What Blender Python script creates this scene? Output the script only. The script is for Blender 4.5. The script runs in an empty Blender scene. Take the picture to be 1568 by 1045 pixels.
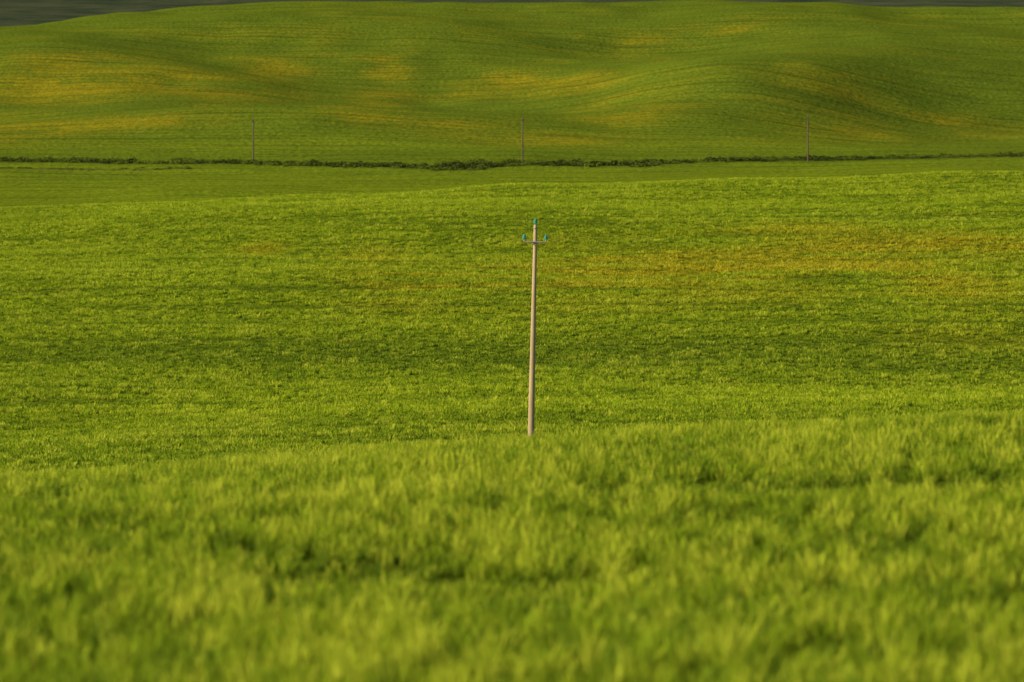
import bpy, math, numpy as np
from mathutils import Vector
rng=np.random.default_rng(7)
K=36/200/1568
PITCH=-0.02
# ------------------------------------------------------------ scene / camera
sc=bpy.context.scene
sc.view_settings.view_transform='Standard'
sc.view_settings.look='None'
cam_d=bpy.data.cameras.new('camera'); cam=bpy.data.objects.new('camera',cam_d)
sc.collection.objects.link(cam); sc.camera=cam
cam_d.lens=200; cam_d.sensor_width=36; cam_d.clip_start=0.5; cam_d.clip_end=9000
cam.location=(0,0,0); cam.rotation_euler=(math.pi/2+PITCH,0,0)
cam_d.dof.use_dof=True; cam_d.dof.focus_distance=235; cam_d.dof.aperture_fstop=3.2
# ------------------------------------------------------------ light
S=Vector((-0.87,-0.36,0)).normalized(); EL=math.radians(24)
sd=Vector((S.x*math.cos(EL),S.y*math.cos(EL),math.sin(EL)))
sun_d=bpy.data.lights.new('sun','SUN'); sun_d.energy=5.0; sun_d.angle=math.radians(0.5); sun_d.color=(1,0.88,0.60)
sun=bpy.data.objects.new('sun',sun_d); sc.collection.objects.link(sun)
sun.rotation_euler=sd.to_track_quat('Z','Y').to_euler()
w=bpy.data.worlds.new('World'); sc.world=w; w.use_nodes=True
nt=w.node_tree; bg=nt.nodes['Background']; sky=nt.nodes.new('ShaderNodeTexSky')
sky.sky_type='NISHITA'; sky.sun_disc=False; sky.sun_elevation=EL; sky.sun_rotation=math.atan2(S.x,S.y)
sky.dust_density=3
nt.links.new(sky.outputs[0],bg.inputs[0]); bg.inputs[1].default_value=0.095
# ------------------------------------------------------------ noise helpers
def vnoise(x,y,seed=0):
    xi=np.floor(x).astype(np.int64); yi=np.floor(y).astype(np.int64); fx=x-xi; fy=y-yi
    fx=fx*fx*(3-2*fx); fy=fy*fy*(3-2*fy)
    def h(a,b):
        n=(a*374761393+b*668265263+seed*1442695041)&0xffffffff
        n=((n^(n>>13))*1274126177)&0xffffffff
        return ((n^(n>>16))&0xffff)/65535.0
    return (h(xi,yi)*(1-fx)+h(xi+1,yi)*fx)*(1-fy)+(h(xi,yi+1)*(1-fx)+h(xi+1,yi+1)*fx)*fy
def fbm(x,y,seed=0,o=3):
    s=0;a=.5;t=0
    for i in range(o):
        s=s+a*vnoise(x*2**i,y*2**i,seed+i); t+=a; a*=.5
    return s/t
# ------------------------------------------------------------ terrain profile
def yz(d,ys): return [d*(PITCH+(522.5-y)*K) for y in ys]
rows=[(-400,[-1.5]*5),(-60,[-1.6]*5),(0,[-1.85]*5),(15,[-2.3]*5),(35,[-2.82]*5),(60,[-3.25,-3.18,-3.1,-3.03,-2.98]),
 (85,[-3.97,-3.8,-3.6,-3.44,-3.3]),(115,yz(115,[746,720,690,668,652])),(150,yz(150,[770,750,735,725,715])),
 (190,yz(190,[740,728,722,722,722])),(224,yz(224,[706,700,694,692,692])),(300,yz(300,[618,612,606,602,600])),
 (335,yz(335,[585,580,577,577,577])),(380,yz(380,[510,505,500,500,500])),(440,yz(440,[448,440,432,430,428])),
 (520,yz(520,[384,376,366,360,352])),(600,yz(600,[338,326,314,302,294])),(680,yz(680,[320,304,291,279,269])),
 (760,yz(760,[330,314,300,290,282])),(850,yz(850,[308,300,294,284,276])),(960,yz(960,[284,280,276,268,262])),
 (1060,yz(1060,[262,262,262,258,252])),(1090,yz(1090,[254,254,253,250,246])),(1130,yz(1130,[243,243,242,241,239])),
 (1250,yz(1250,[210,212,214,216,220])),(1450,yz(1450,[152,152,154,156,165])),(1650,yz(1650,[95,100,98,95,105])),
 (1850,yz(1850,[45,44,44,44,52])),(1980,yz(1980,[40,8,5,3,14])),(2060,yz(2060,[46,6,3,3,13])),(2200,yz(2200,[70,40,40,40,45])),
 (2600,yz(2600,[40,40,40,40,40])),(3200,yz(3200,[-20]*5)),(4200,yz(4200,[-90,-80,-70,-80,-80])),(6000,[260]*5)]
RD=np.array([r[0] for r in rows],float); RZ=np.array([r[1] for r in rows],float)
def pchip(X,Y,x):
    h=np.diff(X); m=np.diff(Y)/h; n=len(X); dd=np.zeros(n)
    dd[0]=m[0]; dd[-1]=m[-1]
    for i in range(1,n-1):
        dd[i]=(m[i-1]*h[i]+m[i]*h[i-1])/(h[i]+h[i-1])
        lim=3*max(abs(m[i-1]),abs(m[i])); dd[i]=max(-lim,min(lim,dd[i]))
    k=np.clip(np.searchsorted(X,x)-1,0,n-2); t=(x-X[k])/h[k]
    return ((2*t**3-3*t**2+1)*Y[k]+(t**3-2*t**2+t)*h[k]*dd[k]+(-2*t**3+3*t**2)*Y[k+1]+(t**3-t**2)*h[k]*dd[k+1])
DG=np.arange(-400,6001,2.0); XG=np.arange(-300,1901,20.0)
T1=np.stack([pchip(RD,RZ[:,j],DG) for j in range(5)],1)
ext=np.array([-300,0,400,800,1200,1568,1900.])
T=np.zeros((len(DG),len(XG)))
for i in range(len(DG)):
    r=T1[i]; rr=np.array([r[0]+(r[0]-r[1])*.3,*r,r[4]+(r[4]-r[3])*.3])
    T[i]=pchip(ext,rr,XG)
def wx(X,d): return (X-784)*K*d
LOBES=[ # X, d, sx, sd, amp, skew (dx per dd)
 (1110,1470,44,115,9.5,0.14),(1330,1620,60,130,3.5,0),(880,1430,36,100,-4.5,0.12),(120,1640,62,150,5,-0.20),
 (520,1560,44,130,-3.8,-0.15),(700,1790,58,80,5,0),(960,1740,42,80,-5,0),(1480,1420,44,120,-4.5,0),(1540,1760,60,80,4,0),
 (620,1330,40,80,3.5,0),(330,1300,45,70,2.5,0),(400,1850,48,80,4.5,0),(1200,1860,44,60,3.5,0)]
DX=np.array([wx(a,1105) for a in (-400,0,400,560,690,800,900,1100,1300,1568,2000)])
DY=np.array([1128,1126,1102,1086,1076,1100,1090,1108,1126,1132,1132.])
dxx=np.linspace(-260,260,521); dyy=np.convolve(np.pad(np.interp(dxx,DX,DY),10,mode='edge'),np.hanning(21)/np.hanning(21).sum(),'valid')
def ditch(x): return np.interp(x,dxx,dyy)+2.5*np.sin(np.asarray(x)/5.3)
def H(x,d):
    x=np.asarray(x,float); d=np.asarray(d,float)
    X=784+x/np.maximum(d,25)/K
    gi=np.clip((d-DG[0])/2.0,0,len(DG)-1.001); gj=np.clip((X-XG[0])/20.0,0,len(XG)-1.001)
    i=gi.astype(int); j=gj.astype(int); a=gi-i; b=gj-j
    z=(T[i,j]*(1-a)+T[i+1,j]*a)*(1-b)+(T[i,j+1]*(1-a)+T[i+1,j+1]*a)*b
    for (LX,Ld,sx,sdd,am,sk) in LOBES:
        cx=wx(LX,Ld); z=z+am*np.exp(-((x-cx-(d-Ld)*sk)/sx)**2-((d-Ld)/sdd)**2)
    far=np.clip((d-1150)/200,0,1)
    z=z+far*2.2*(fbm(x/45+9,d/120,5,3)-.5)*2
    mid=np.clip((d-150)/80,0,1)*(1-far)
    z=z+mid*(0.9*(fbm(x/26+3,d/45,8,2)-.5)*2+.5*np.clip((d-300)/100,0,1)*np.clip((700-d)/100,0,1)*np.sin((d+.35*x)/21+np.sin(x/22)))*.8
    fr=np.clip((150-d)/60,0,1)
    z=z+fr*0.12*(fbm(x/4+3,d/9,11,2)-.5)*2
    z=z-1.0*np.exp(-((d-ditch(x))/3.2)**2)
    return z
# ---- map landmarks to world positions for ripening crop patches, crop tones and painted slope shading
ds=np.arange(226,1990,2.0)
def d_of(X,y):
    z=H(wx(X,ds),ds); yy=522.5-(z/ds-PITCH)/K
    vis=np.minimum.accumulate(yy); k=np.argmax(vis<=y); return ds[k] if vis[k]<=y else 1980.
YEL=[(640,432,120,30,.7),(900,420,160,48,1.),(1130,415,150,44,1.),(1330,400,130,34,1.),(1500,378,130,26,1.2),(1450,445,130,32,.7),
 (400,386,45,8,.8),(560,405,80,20,.6),(1230,350,150,12,.5),(1480,520,140,25,.3),
 (60,140,130,42,1.2),(220,122,120,26,1.2),(430,112,65,20,1.1),(590,110,30,15,1.2),(585,150,50,38,1.1),(760,132,80,20,1.),(880,128,70,18,1.),
 (540,176,80,10,1.),(950,168,90,24,1.1),(280,186,130,12,.9),(850,215,160,12,.7),(1270,122,90,20,.9),(1300,205,120,16,.9),(1510,200,90,12,1.),
 (940,64,90,8,.9),(1120,48,80,7,.6),(60,195,140,14,1.),(680,192,100,12,.7),(380,150,90,14,.7)]
DRK=[(700,552,500,22,.7),(1300,548,400,28,.65),(200,540,250,18,.5),(650,105,28,30,.7),(640,158,26,20,.5),(1290,165,90,14,.7),(1440,185,70,8,.8),(840,62,60,12,.6),  # darker crop tones; some paint the shade of less lit slopes into the colour
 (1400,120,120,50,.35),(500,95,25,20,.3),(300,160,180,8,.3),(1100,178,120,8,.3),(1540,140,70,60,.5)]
BRT=[(700,320,700,50,1.3),(300,355,400,50,1.2),(1250,305,400,45,1.3),(400,222,400,11,1.),(1150,222,300,11,.9),(1000,110,60,22,.8),(700,610,800,26,1.),(150,660,220,26,.5),(1350,610,400,20,.6),  # brighter crop tones
 (500,480,300,25,.6),(1200,480,300,20,.5)]
def conv(L):
    o=[]
    for X,y,rx,ry,a in L:
        d=d_of(X,y); d1=d_of(X,min(y+ry,690)); d2=d_of(X,y-ry); o.append((wx(X,d),d,rx*K*d,max((d2-d1)/2,6),a))
    return o
YEL=conv(YEL); DRK=conv(DRK); BRT=conv(BRT)
def patch(L,x,d,n):
    s=0
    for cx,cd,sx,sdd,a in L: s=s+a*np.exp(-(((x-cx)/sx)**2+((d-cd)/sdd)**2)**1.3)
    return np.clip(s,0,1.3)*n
def fields(x,d):
    far=np.clip((d-900)/200,0,1)
    n=fbm(x/9+5,d/9,21,3)*(1-far)+fbm(x/14+5,d/22,23,4)*far
    n2=fbm(x/30,d/30,31,3)
    yl=patch(YEL,x,d,np.clip((n-.22)*3.0,0,1.2))
    yl=yl+np.clip((n2*.5+n*.5-.54)*2.5,0,.35)*np.clip((d-1150)/100,0,1)
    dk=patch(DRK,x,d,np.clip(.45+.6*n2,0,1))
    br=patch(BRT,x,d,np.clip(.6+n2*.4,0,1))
    row=d+6*np.sin(x/60)+x*0.18+3*fbm(x/40,d/200,41,2)
    return yl,dk,br,row
# ------------------------------------------------------------ node helpers
class N:
    def __init__(s,mat): s.t=mat.node_tree; s.l=s.t.links
    def n(s,ty,**k):
        o=s.t.nodes.new(ty)
        for a,b in k.items(): setattr(o,a,b)
        return o
    def put(s,sock,v):
        if isinstance(v,bpy.types.NodeSocket): s.l.new(v,sock)
        else: sock.default_value=v
    def math(s,op,a,b=0.0,c=0.0,clamp=False):
        o=s.n('ShaderNodeMath',operation=op,use_clamp=clamp)
        for i,v in enumerate((a,b,c)): s.put(o.inputs[i],v)
        return o.outputs[0]
    def mix(s,f,a,b,mode='MIX'):
        o=s.n('ShaderNodeMix',data_type='RGBA',blend_type=mode)
        s.put(o.inputs[0],f); s.put(o.inputs[6],a if not isinstance(a,tuple) else (*a,1)); s.put(o.inputs[7],b if not isinstance(b,tuple) else (*b,1)); return o.outputs[2]
    def attr(s,name,ty='GEOMETRY'):
        o=s.n('ShaderNodeAttribute',attribute_name=name,attribute_type=ty); return o.outputs['Fac']
    def noise(s,vec,scale,detail=3,rough=.55):
        o=s.n('ShaderNodeTexNoise'); s.put(o.inputs['Vector'],vec); o.inputs['Scale'].default_value=scale; o.inputs['Detail'].default_value=detail; o.inputs['Roughness'].default_value=rough; return o.outputs['Fac']
    def ramp(s,f,a,b):
        o=s.n('ShaderNodeMapRange'); s.put(o.inputs[0],f); o.inputs[1].default_value=a; o.inputs[2].default_value=b; return o.outputs[0]
def newmat(name):
    m=bpy.data.materials.new(name); m.use_nodes=True; return m,N(m),m.node_tree.nodes['Principled BSDF']
# ------------------------------------------------------------ terrain mesh
dd=np.concatenate([np.arange(-300,-20,20),np.arange(-20,130,1.0),np.arange(130,700,2.5),np.arange(700,1065,5),np.arange(1065,1145,1.0),np.arange(1145,2100,3.5),np.arange(2100,6001,30)])
ss=np.concatenate([-np.geomspace(1.6,.14,24)[:-1],np.linspace(-.14,.14,330),np.geomspace(.14,1.6,24)[1:]])
D,Sg=np.meshgrid(dd,ss,indexing='ij')
X=Sg*(np.abs(D)+40)
Z=H(X,D)
yl,dk,br,row=fields(X,D)
nr,nc=D.shape
co=np.stack([X,D,Z],-1).reshape(-1,3)
idx=np.arange(nr*nc).reshape(nr,nc)
q=np.stack([idx[:-1,:-1],idx[:-1,1:],idx[1:,1:],idx[1:,:-1]],-1).reshape(-1,4)
me=bpy.data.meshes.new('rolling_field')
me.vertices.add(len(co)); me.vertices.foreach_set('co',co.ravel().astype(np.float32))
me.loops.add(q.size); me.loops.foreach_set('vertex_index',q.ravel().astype(np.int32))
me.polygons.add(len(q)); me.polygons.foreach_set('loop_start',np.arange(0,q.size,4,dtype=np.int32))
me.update(calc_edges=True); me.polygons.foreach_set('use_smooth',np.ones(len(q),bool))
def addattr(me,name,v):
    a=me.attributes.new(name,'FLOAT','POINT'); a.data.foreach_set('value',np.ascontiguousarray(v,dtype=np.float32).ravel())
addattr(me,'yel',yl); addattr(me,'dk',dk)
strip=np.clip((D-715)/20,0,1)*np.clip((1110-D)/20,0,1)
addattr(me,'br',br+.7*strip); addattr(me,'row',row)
dit=.95*np.exp(-((D-ditch(X))/10)**2)*np.clip(.5+fbm(X/4,D/6,93,2),0,1)
wl=np.clip((-X-50)/25,0,1)
bank=np.exp(-((D-1066-3*np.sin(X/9))/5)**2)*wl*np.clip((fbm(X/6,D/6,94,2)-.25)*3,0,1)
addattr(me,'ditch',dit); addattr(me,'bank',bank)
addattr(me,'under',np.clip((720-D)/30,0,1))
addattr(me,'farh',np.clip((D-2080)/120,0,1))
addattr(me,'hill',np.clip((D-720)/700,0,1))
ter=bpy.data.objects.new('rolling_field',me); sc.collection.objects.link(ter)
def pal(f): return [tuple(v*f for v in c) for c in ((.116,.168,.006),(.285,.220,.009),(.042,.082,.007),(.192,.252,.007))]
GRN,YELC,DRKC,BRTC=pal(1.45)
m,g,bs=newmat('crop_ground')
pos=g.n('ShaderNodeNewGeometry').outputs['Position']
def scaled(v,s):
    o=g.n('ShaderNodeVectorMath',operation='MULTIPLY'); g.l.new(v,o.inputs[0]); o.inputs[1].default_value=s; return o.outputs[0]
rowv=g.attr('row')
n1=g.noise(scaled(pos,(.35,.12,0)),1.0,5,.65)
n2=g.noise(scaled(pos,(.03,.03,0)),1.0,4,.6)
n3=g.noise(scaled(pos,(.95,.26,0)),1.0,4,.75)
n7=g.noise(scaled(pos,(.09,.10,0)),1.0,4,.6)
ylf=g.math('MULTIPLY',g.attr('yel'),g.ramp(n1,.28,.56),clamp=True)
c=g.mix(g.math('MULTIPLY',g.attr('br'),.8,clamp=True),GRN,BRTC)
c=g.mix(g.math('MULTIPLY',g.attr('hill'),.40),c,(.115,.165,.024))  # distance haze tinted into the ground colour
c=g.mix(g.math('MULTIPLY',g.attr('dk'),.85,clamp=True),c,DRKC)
c=g.mix(g.math('MULTIPLY',ylf,.78,clamp=True),c,YELC)
c=g.mix(g.ramp(n2,.42,.75),c,g.mix(.4,c,DRKC))
c=g.mix(g.ramp(n7,.50,.68),c,g.mix(.35,c,DRKC))
def line(period,width,strength,thr,off=0.0):
    f=g.math('FRACT',g.math('DIVIDE',rowv,period)); a=g.math('ABSOLUTE',g.math('SUBTRACT',f,.5))
    k=g.ramp(a,width,0.0)
    o=g.n('ShaderNodeVectorMath',operation='ADD'); g.l.new(scaled(pos,(.018,.06,0)),o.inputs[0]); o.inputs[1].default_value=(off,off,0)
    nn=g.noise(o.outputs[0],1.0,3,.6)
    return g.math('MULTIPLY',g.math('MULTIPLY',k,strength),g.ramp(nn,thr,thr+.25))
c=g.mix(line(23.0,.13,.8,.38,3.),c,(.030,.055,.006))
c=g.mix(line(8.7,.36,.5,.34,9.),c,(.035,.065,.007))
c=g.mix(g.ramp(n3,.36,.62),g.mix(.55,c,(.025,.045,.004)),g.mix(.14,c,(.34,.35,.03)))
c=g.mix(g.math('MULTIPLY',g.attr('bank'),.9),c,g.mix(g.ramp(n1,.4,.55),(.02,.03,.01),(.16,.13,.04)))
c=g.mix(g.attr('ditch'),c,(.030,.050,.012))
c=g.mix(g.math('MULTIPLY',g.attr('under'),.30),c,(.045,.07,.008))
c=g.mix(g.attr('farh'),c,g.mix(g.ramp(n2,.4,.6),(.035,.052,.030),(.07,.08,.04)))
g.l.new(c,bs.inputs['Base Color']); bs.inputs['Roughness'].default_value=.9; bs.inputs['Specular IOR Level'].default_value=.0
bp=g.n('ShaderNodeBump'); bp.inputs['Strength'].default_value=.6; bp.inputs['Distance'].default_value=.5
g.l.new(g.math('ADD',n1,g.math('MULTIPLY',n3,.8)),bp.inputs['Height']); g.l.new(bp.outputs[0],bs.inputs['Normal'])
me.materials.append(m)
# ------------------------------------------------------------ wheat clump sources
GRN,YELC,DRKC,BRTC=pal(2.45)
m,g,bs=newmat('wheat_leaf')
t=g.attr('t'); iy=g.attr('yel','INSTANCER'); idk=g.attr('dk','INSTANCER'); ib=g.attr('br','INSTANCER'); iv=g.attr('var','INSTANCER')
c=g.mix(g.math('MULTIPLY',ib,.8,clamp=True),GRN,BRTC)
c=g.mix(g.math('MULTIPLY',idk,.9,clamp=True),c,DRKC)
c=g.mix(g.math('MULTIPLY',iy,.9,clamp=True),c,YELC)
c=g.mix(g.ramp(iv,.52,1.0),c,g.mix(.85,c,(.72,.76,.07)))
c=g.mix(g.ramp(iv,.52,0.05),c,g.mix(.95,c,DRKC))
c=g.mix(t,g.mix(.85,c,(.018,.055,.003)),g.mix(.20,c,(.52,.62,.03)))  # leaf tone base to tip, base darkened further as painted shade between tufts
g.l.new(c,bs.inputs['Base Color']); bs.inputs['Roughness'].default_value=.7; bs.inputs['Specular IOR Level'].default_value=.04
tr=g.n('ShaderNodeBsdfTranslucent'); g.l.new(c,tr.inputs[0])
mx=g.n('ShaderNodeMixShader'); mx.inputs[0].default_value=.42
g.l.new(bs.outputs[0],mx.inputs[1]); g.l.new(tr.outputs[0],mx.inputs[2])
g.l.new(mx.outputs[0],m.node_tree.nodes['Material Output'].inputs[0])
leaf=m
col=bpy.data.collections.new('wheat_clumps')
def clump(name,nb,R,hm,wd,seed,seg):
    r=np.random.default_rng(seed); V=[];F=[];Tt=[]
    for b in range(nb):
        a=r.uniform(0,2*math.pi); rr=R*math.sqrt(r.uniform()); bx,by=rr*math.cos(a),rr*math.sin(a)
        h=hm*r.uniform(.6,1.15)*(1-.35*rr/R); la=r.uniform(0,2*math.pi); lean=h*r.uniform(.08,.45); w0=wd*r.uniform(.7,1.2)
        sa=la+math.pi/2+r.uniform(-.5,.5); dx,dy=math.cos(la),math.sin(la); sx,sy=math.cos(sa),math.sin(sa)
        base=len(V)
        for k,(tt,ww) in enumerate(seg):
            off=lean*tt**2.2; zz=h*(tt-.28*(lean/h)*tt**3)
            for s in (-.5,.5):
                V.append((bx+dx*off+sx*w0*ww*s,by+dy*off+sy*w0*ww*s,zz-.02)); Tt.append(tt)
        for k in range(len(seg)-1): F.append((base+2*k,base+2*k+1,base+2*k+3,base+2*k+2))
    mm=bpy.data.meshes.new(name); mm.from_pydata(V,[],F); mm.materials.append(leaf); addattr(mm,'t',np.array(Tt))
    o=bpy.data.objects.new(name,mm); col.objects.link(o)
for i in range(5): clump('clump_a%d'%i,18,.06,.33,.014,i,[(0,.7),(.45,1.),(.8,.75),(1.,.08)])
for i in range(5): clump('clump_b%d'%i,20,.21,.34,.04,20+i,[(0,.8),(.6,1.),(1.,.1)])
# ------------------------------------------------------------ scatter wheat
def scatter(d0,d1,hw,dens):
    n=int(hw*(d1**2-d0**2)*dens)
    d=np.sqrt(rng.uniform(d0**2,d1**2,n)); x=rng.uniform(-1,1,n)*(d*hw+1.0); return x,d
parts=[]
for d0,d1,hw,dens,near in [(14,60,.125,30,1),(60,128,.112,23,1),(128,300,.108,4.5,0),(300,450,.105,3.2,0),(450,725,.104,2.6,0)]:
    x,d=scatter(d0,d1,hw,dens); parts.append((x,d,np.full(len(x),near)))
x=np.concatenate([p[0] for p in parts]); d=np.concatenate([p[1] for p in parts]); near=np.concatenate([p[2] for p in parts])
yl,dk,br,row=fields(x,d)
# wheel tracks across the near crop
T1_=48+x*.10+1.0*np.sin(x/3); T2_=66-x*.14+1.2*np.sin(x/4); T3_=85-x*.2
n4=fbm(x/1.3,d/4.5,51,2)
gap=np.exp(-((d-T1_)/2.0)**2)*np.clip((1.8-x)/2,0,1)*np.clip((n4-.33)*6,0,1)+np.exp(-((d-T2_)/3.2)**2)*np.clip((x+1)/2,0,1)*np.clip((n4-.24)*7,0,1)+.6*np.exp(-((d-T3_)/3.)**2)*np.clip((n4-.4)*7,0,1)
gap=gap+np.clip((fbm(x/.6,d/2.2,55,2)-.64)*6,0,.8)*np.clip((d-45)/10,0,1)
gap=np.clip(gap*1.3,0,1)*near
fr=(row/19.0)%1.0; tram=np.exp(-((np.abs(fr-.5)*19)/1.5)**2)*np.clip((fbm(x/34,d/15,61,2)-.32)*6,0,1)*(1-near)
fr2=(row/6.3)%1.0; tram2=np.exp(-((np.abs(fr2-.5)*6.3)/1.1)**2)*np.clip((fbm(x/22,d/8,63,2)-.38)*5,0,1)*(1-near)
keep=rng.uniform(size=len(x))>gap*.95
n5=fbm(x/.16,d/.55,71,2)*near+(.5*fbm(x/.9,d/2.5,72,2)+.5*fbm(x/6,row/2.0,78,2))*(1-near)
n6=fbm(x/1.2,d/3.5,75,2)
hs=(.42+.95*n5)*(.8+.4*n6)*(1-.4*tram)*(1-.25*tram2)*(1-.5*gap)*rng.uniform(.65,1.35,len(x))
var=np.clip(rng.normal(.47+.04*(1-near),.17+.10*near,len(x))+(n5-.5)*(1.3*near+1.2*(1-near))+(n6-.5)*.9*near,0,1)
dk=np.clip(dk+.85*tram+.5*tram2+.8*gap,0,1)
sel=keep
x,d,near,yl,dk,br,hs,var=[a[sel] for a in (x,d,near,yl,dk,br,hs,var)]
z=H(x,d)
npt=len(x); print('wheat clumps',npt)
pm=bpy.data.meshes.new('wheat_crop'); pm.vertices.add(npt)
pm.vertices.foreach_set('co',np.stack([x,d,z],1).ravel().astype(np.float32))
addattr(pm,'yel',yl); addattr(pm,'dk',dk); addattr(pm,'br',br); addattr(pm,'var',var)
ax=pm.attributes.new('rot','FLOAT_VECTOR','POINT'); ax.data.foreach_set('vector',np.stack([rng.normal(0,.12,npt),rng.normal(.06,.12,npt),rng.uniform(0,6.28,npt)],1).ravel().astype(np.float32))
ws=rng.uniform(.8,1.3,npt)*(1+.4*np.clip((d-300)/150,0,1))
ax=pm.attributes.new('scl','FLOAT_VECTOR','POINT'); ax.data.foreach_set('vector',np.stack([ws,ws,hs],1).ravel().astype(np.float32))
a=pm.attributes.new('pick','INT','POINT'); a.data.foreach_set('value',(rng.integers(0,5,npt)+np.where(near>0,0,5)).astype(np.int32))
def instancer(name,mesh,coll):
    ob=bpy.data.objects.new(name,mesh); sc.collection.objects.link(ob)
    ng=bpy.data.node_groups.new(name+'_scatter','GeometryNodeTree')
    ng.interface.new_socket('Geometry',in_out='INPUT',socket_type='NodeSocketGeometry'); ng.interface.new_socket('Geometry',in_out='OUTPUT',socket_type='NodeSocketGeometry')
    i=ng.nodes.new('NodeGroupInput'); o=ng.nodes.new('NodeGroupOutput'); ip=ng.nodes.new('GeometryNodeInstanceOnPoints')
    ci=ng.nodes.new('GeometryNodeCollectionInfo'); ci.inputs[0].default_value=coll; ci.inputs['Separate Children'].default_value=True; ci.inputs['Reset Children'].default_value=True
    L=ng.links.new
    def na(nm,ty):
        k=ng.nodes.new('GeometryNodeInputNamedAttribute'); k.data_type=ty; k.inputs['Name'].default_value=nm; return k.outputs[0]
    L(i.outputs[0],ip.inputs['Points']); L(ci.outputs[0],ip.inputs['Instance']); ip.inputs['Pick Instance'].default_value=True
    L(na('pick','INT'),ip.inputs['Instance Index']); L(na('rot','FLOAT_VECTOR'),ip.inputs['Rotation']); L(na('scl','FLOAT_VECTOR'),ip.inputs['Scale'])
    L(ip.outputs[0],o.inputs[0])
    md=ob.modifiers.new('scatter','NODES'); md.node_group=ng; return ob
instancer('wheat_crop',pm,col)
# ------------------------------------------------------------ ditch bushes
m,g,bs=newmat('bush_leaf')
iv=g.attr('var','INSTANCER'); c=g.mix(iv,(.028,.048,.008),(.15,.19,.014)); g.l.new(c,bs.inputs['Base Color']); bs.inputs['Roughness'].default_value=.8; bs.inputs['Specular IOR Level'].default_value=.1
colb=bpy.data.collections.new('bush_tufts')
for v in range(4):
    r=np.random.default_rng(90+v); V=[];F=[]
    for b in range(170):
        th=r.uniform(0,6.28); ph=math.acos(r.uniform(0,1)); rad=r.uniform(.45,1.)*(1+.3*math.sin(3*th+v))
        c0=np.array([math.sin(ph)*math.cos(th)*rad,math.sin(ph)*math.sin(th)*rad,math.cos(ph)*rad*.8])
        a1=r.normal(size=3); a1/=np.linalg.norm(a1); a2=r.normal(size=3); a2-=a1*a1.dot(a2); a2/=np.linalg.norm(a2)
        s=r.uniform(.08,.2); k=len(V); V+= [tuple(c0+a1*s),tuple(c0+a2*s*.6),tuple(c0-a1*s),tuple(c0-a2*s*.6)]; F.append((k,k+1,k+2,k+3))
    mm=bpy.data.meshes.new('tuft%d'%v); mm.from_pydata(V,[],F); mm.materials.append(m); colb.objects.link(bpy.data.objects.new('tuft%d'%v,mm))
n=6500; bx=rng.uniform(-190,190,n); bd=ditch(bx)+rng.normal(0,5.5,n)
keep=(fbm(bx/9,bx*0,81,3)>.42)|(rng.uniform(size=n)<.35); bx=bx[keep]; bd=bd[keep]
n2_=220; bx2=rng.uniform(-150,-60,n2_); bd2=1066+3*np.sin(bx2/9)+rng.normal(0,3,n2_); nm_=len(bx); bx=np.concatenate([bx,bx2]); bd=np.concatenate([bd,bd2])
n=len(bx); bz=H(bx,bd); sz=rng.uniform(.35,1.0,n)*(.30+1.1*fbm(bx/5,bd/9,83,2))*(1-.45*np.clip((bx-30)/60,0,1)); sz[nm_:]*=.45
bm_=bpy.data.meshes.new('ditch_shrubs'); bm_.vertices.add(n); bm_.vertices.foreach_set('co',np.stack([bx,bd,bz],1).ravel().astype(np.float32))
addattr(bm_,'var',np.clip(rng.uniform(0,.5,n)+1.2*(fbm(bx/9,bd/3,85,2)-.42),0,1))
ax=bm_.attributes.new('rot','FLOAT_VECTOR','POINT'); ax.data.foreach_set('vector',np.stack([bx*0,bx*0,rng.uniform(0,6.28,n)],1).ravel().astype(np.float32))
ax=bm_.attributes.new('scl','FLOAT_VECTOR','POINT'); ax.data.foreach_set('vector',np.stack([sz*2.0,sz*1.4,sz],1).ravel().astype(np.float32))
a=bm_.attributes.new('pick','INT','POINT'); a.data.foreach_set('value',rng.integers(0,4,n).astype(np.int32))
instancer('ditch_shrubs',bm_,colb)
# ------------------------------------------------------------ poles
def matc(name,a,b,rough=.8,scale=(6,6,.7),metal=0,**kw):
    m,g,bs=newmat(name); tc=g.n('ShaderNodeTexCoord').outputs['Object']
    o=g.n('ShaderNodeVectorMath',operation='MULTIPLY'); g.l.new(tc,o.inputs[0]); o.inputs[1].default_value=scale
    nz=g.noise(o.outputs[0],1.0,5,.6); g.l.new(g.mix(g.ramp(nz,.3,.7),a,b),bs.inputs['Base Color']); bs.inputs['Roughness'].default_value=rough; bs.inputs['Metallic'].default_value=metal
    return m
wood=matc('weathered_pole',(.31,.225,.125),(.46,.35,.21)); steel=matc('galvanised_steel',(.26,.23,.19),(.38,.34,.28),.5,metal=.2)
glass=matc('teal_glass',(.01,.20,.17),(.02,.34,.29),.2); dwood=matc('dark_wood',(.07,.045,.03),(.12,.085,.055))
def tube(pts,rad,ns=14,cap=True):
    V=[];F=[]; pts=[Vector(p) for p in pts]
    for i,p in enumerate(pts):
        tdir=(pts[min(i+1,len(pts)-1)]-pts[max(i-1,0)]).normalized()
        u=tdir.cross(Vector((0,1,0)) if abs(tdir.y)<.9 else Vector((1,0,0))).normalized(); v=tdir.cross(u)
        for k in range(ns):
            a=2*math.pi*k/ns; V.append(p+(u*math.cos(a)+v*math.sin(a))*rad[i])
    for i in range(len(pts)-1):
        for k in range(ns): F.append((i*ns+k,i*ns+(k+1)%ns,(i+1)*ns+(k+1)%ns,(i+1)*ns+k))
    if cap: F.append(tuple(range(ns))[::-1]); F.append(tuple((len(pts)-1)*ns+k for k in range(ns)))
    return V,F
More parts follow.
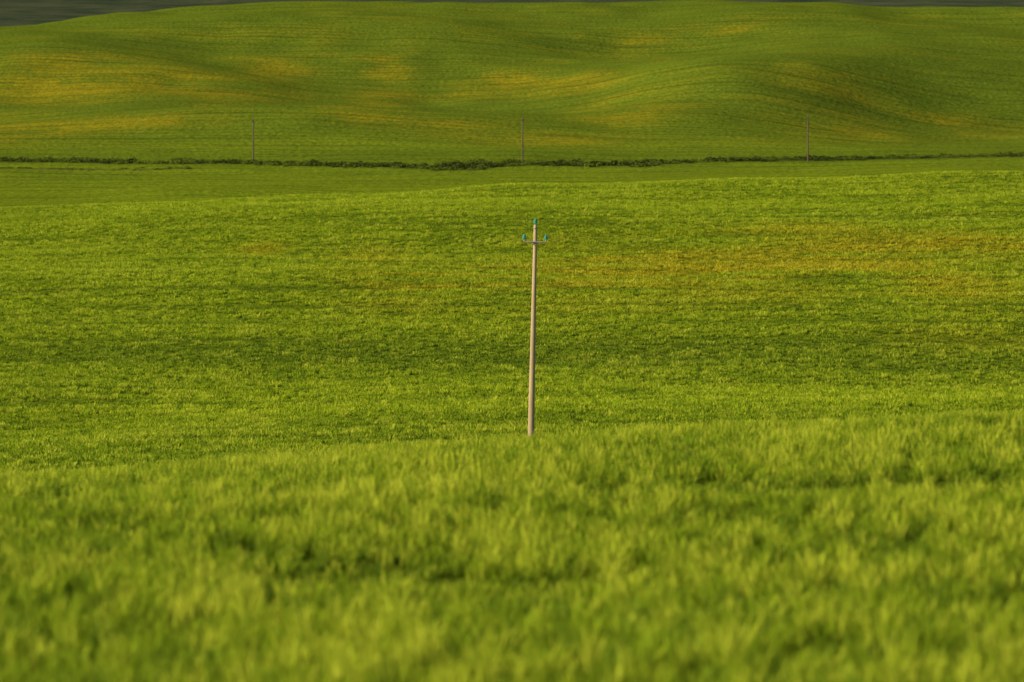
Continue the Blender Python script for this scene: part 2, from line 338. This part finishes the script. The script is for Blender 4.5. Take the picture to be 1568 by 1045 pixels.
def part(name,parent,vf,mat,smooth=True):
    mm=bpy.data.meshes.new(name); mm.from_pydata([tuple(v) for v in vf[0]],[],vf[1]); mm.materials.append(mat)
    if smooth:
        for p in mm.polygons: p.use_smooth=len(p.vertices)==4
    o=bpy.data.objects.new(name,mm); sc.collection.objects.link(o); o.parent=parent; return o
def insulator(parent,nm,p,gm,s=1.0):
    x0,y0,z0=p
    part(nm+'_pin',parent,tube([(x0,y0,z0-.10),(x0,y0,z0+.04)],[.016*s]*2,8),steel)
    prof=[(0,.045),(.015,.09),(.05,.094),(.06,.06),(.085,.056),(.095,.078),(.125,.075),(.15,.05),(.17,.045),(.185,.055),(.205,.033),(.21,.004)]
    part(nm,parent,tube([(x0,y0,z0+h*.85) for h,r in prof],[r*s for h,r in prof],16),gm)
def utility_pole(name,x,d,height,r0,r1,lean,mat,arm=.43,gm=None):
    e=bpy.data.objects.new(name,None); sc.collection.objects.link(e)
    e.location=(x,d,float(H(x,d))); e.rotation_euler=(0,lean,0)
    h=height; zs=[-.8,0,h*.25,h*.5,h*.75,h-.04,h]
    part('shaft',e,tube([(0,0,a) for a in zs],[r0*1.03,r0,r0+(r1-r0)*.25,r0+(r1-r0)*.5,r0+(r1-r0)*.75,r1,r1*.8],20),mat)
    za=h-.68; am=steel if gm is glass else mat
    part('crossarm',e,tube([(-arm,-r1-.03,za+.10),(-arm,-r1-.03,za+.02),(-arm+.05,-r1-.03,za),(arm-.05,-r1-.03,za),(arm,-r1-.03,za+.02),(arm,-r1-.03,za+.10)],[.028]*6,8),am)
    part('arm_clamp',e,tube([(0,0,za-.07),(0,0,za+.07)],[r1+.018]*2,16),am)
    part('brace',e,tube([(-.16,-r1-.02,za),(0,-r1-.02,za-.02-.12),(.16,-r1-.02,za)],[.014]*3,6),am)
    part('top_band',e,tube([(0,0,h-.16),(0,0,h-.09)],[r1+.012]*2,16),am)
    insulator(e,'insulator_1',(-arm,-r1-.03,za+.12),gm); insulator(e,'insulator_2',(arm,-r1-.03,za+.12),gm); insulator(e,'insulator_3',(0,0,h+.06),gm)
    return e
D0=224; xb=wx(812.5,D0); zb=float(H(xb,D0)); ztop=D0*(PITCH+(522.5-336)*K)
hh=ztop-zb-.22
utility_pole('utility_pole',xb,D0,hh,.135,.07,math.atan(.19/hh),wood,gm=glass)
for Xp,yt,dp,ln in [(388,180,1099,0.0),(800,178,1101,0.004),(1237,175,1100,-.004)]:
    xx=wx(Xp,dp); zz=float(H(xx,dp)); zt=dp*(PITCH+(522.5-yt)*K)
    utility_pole('utility_pole',xx,dp,zt-zz-.2,.15,.10,ln,dwood,arm=.22,gm=dwood)
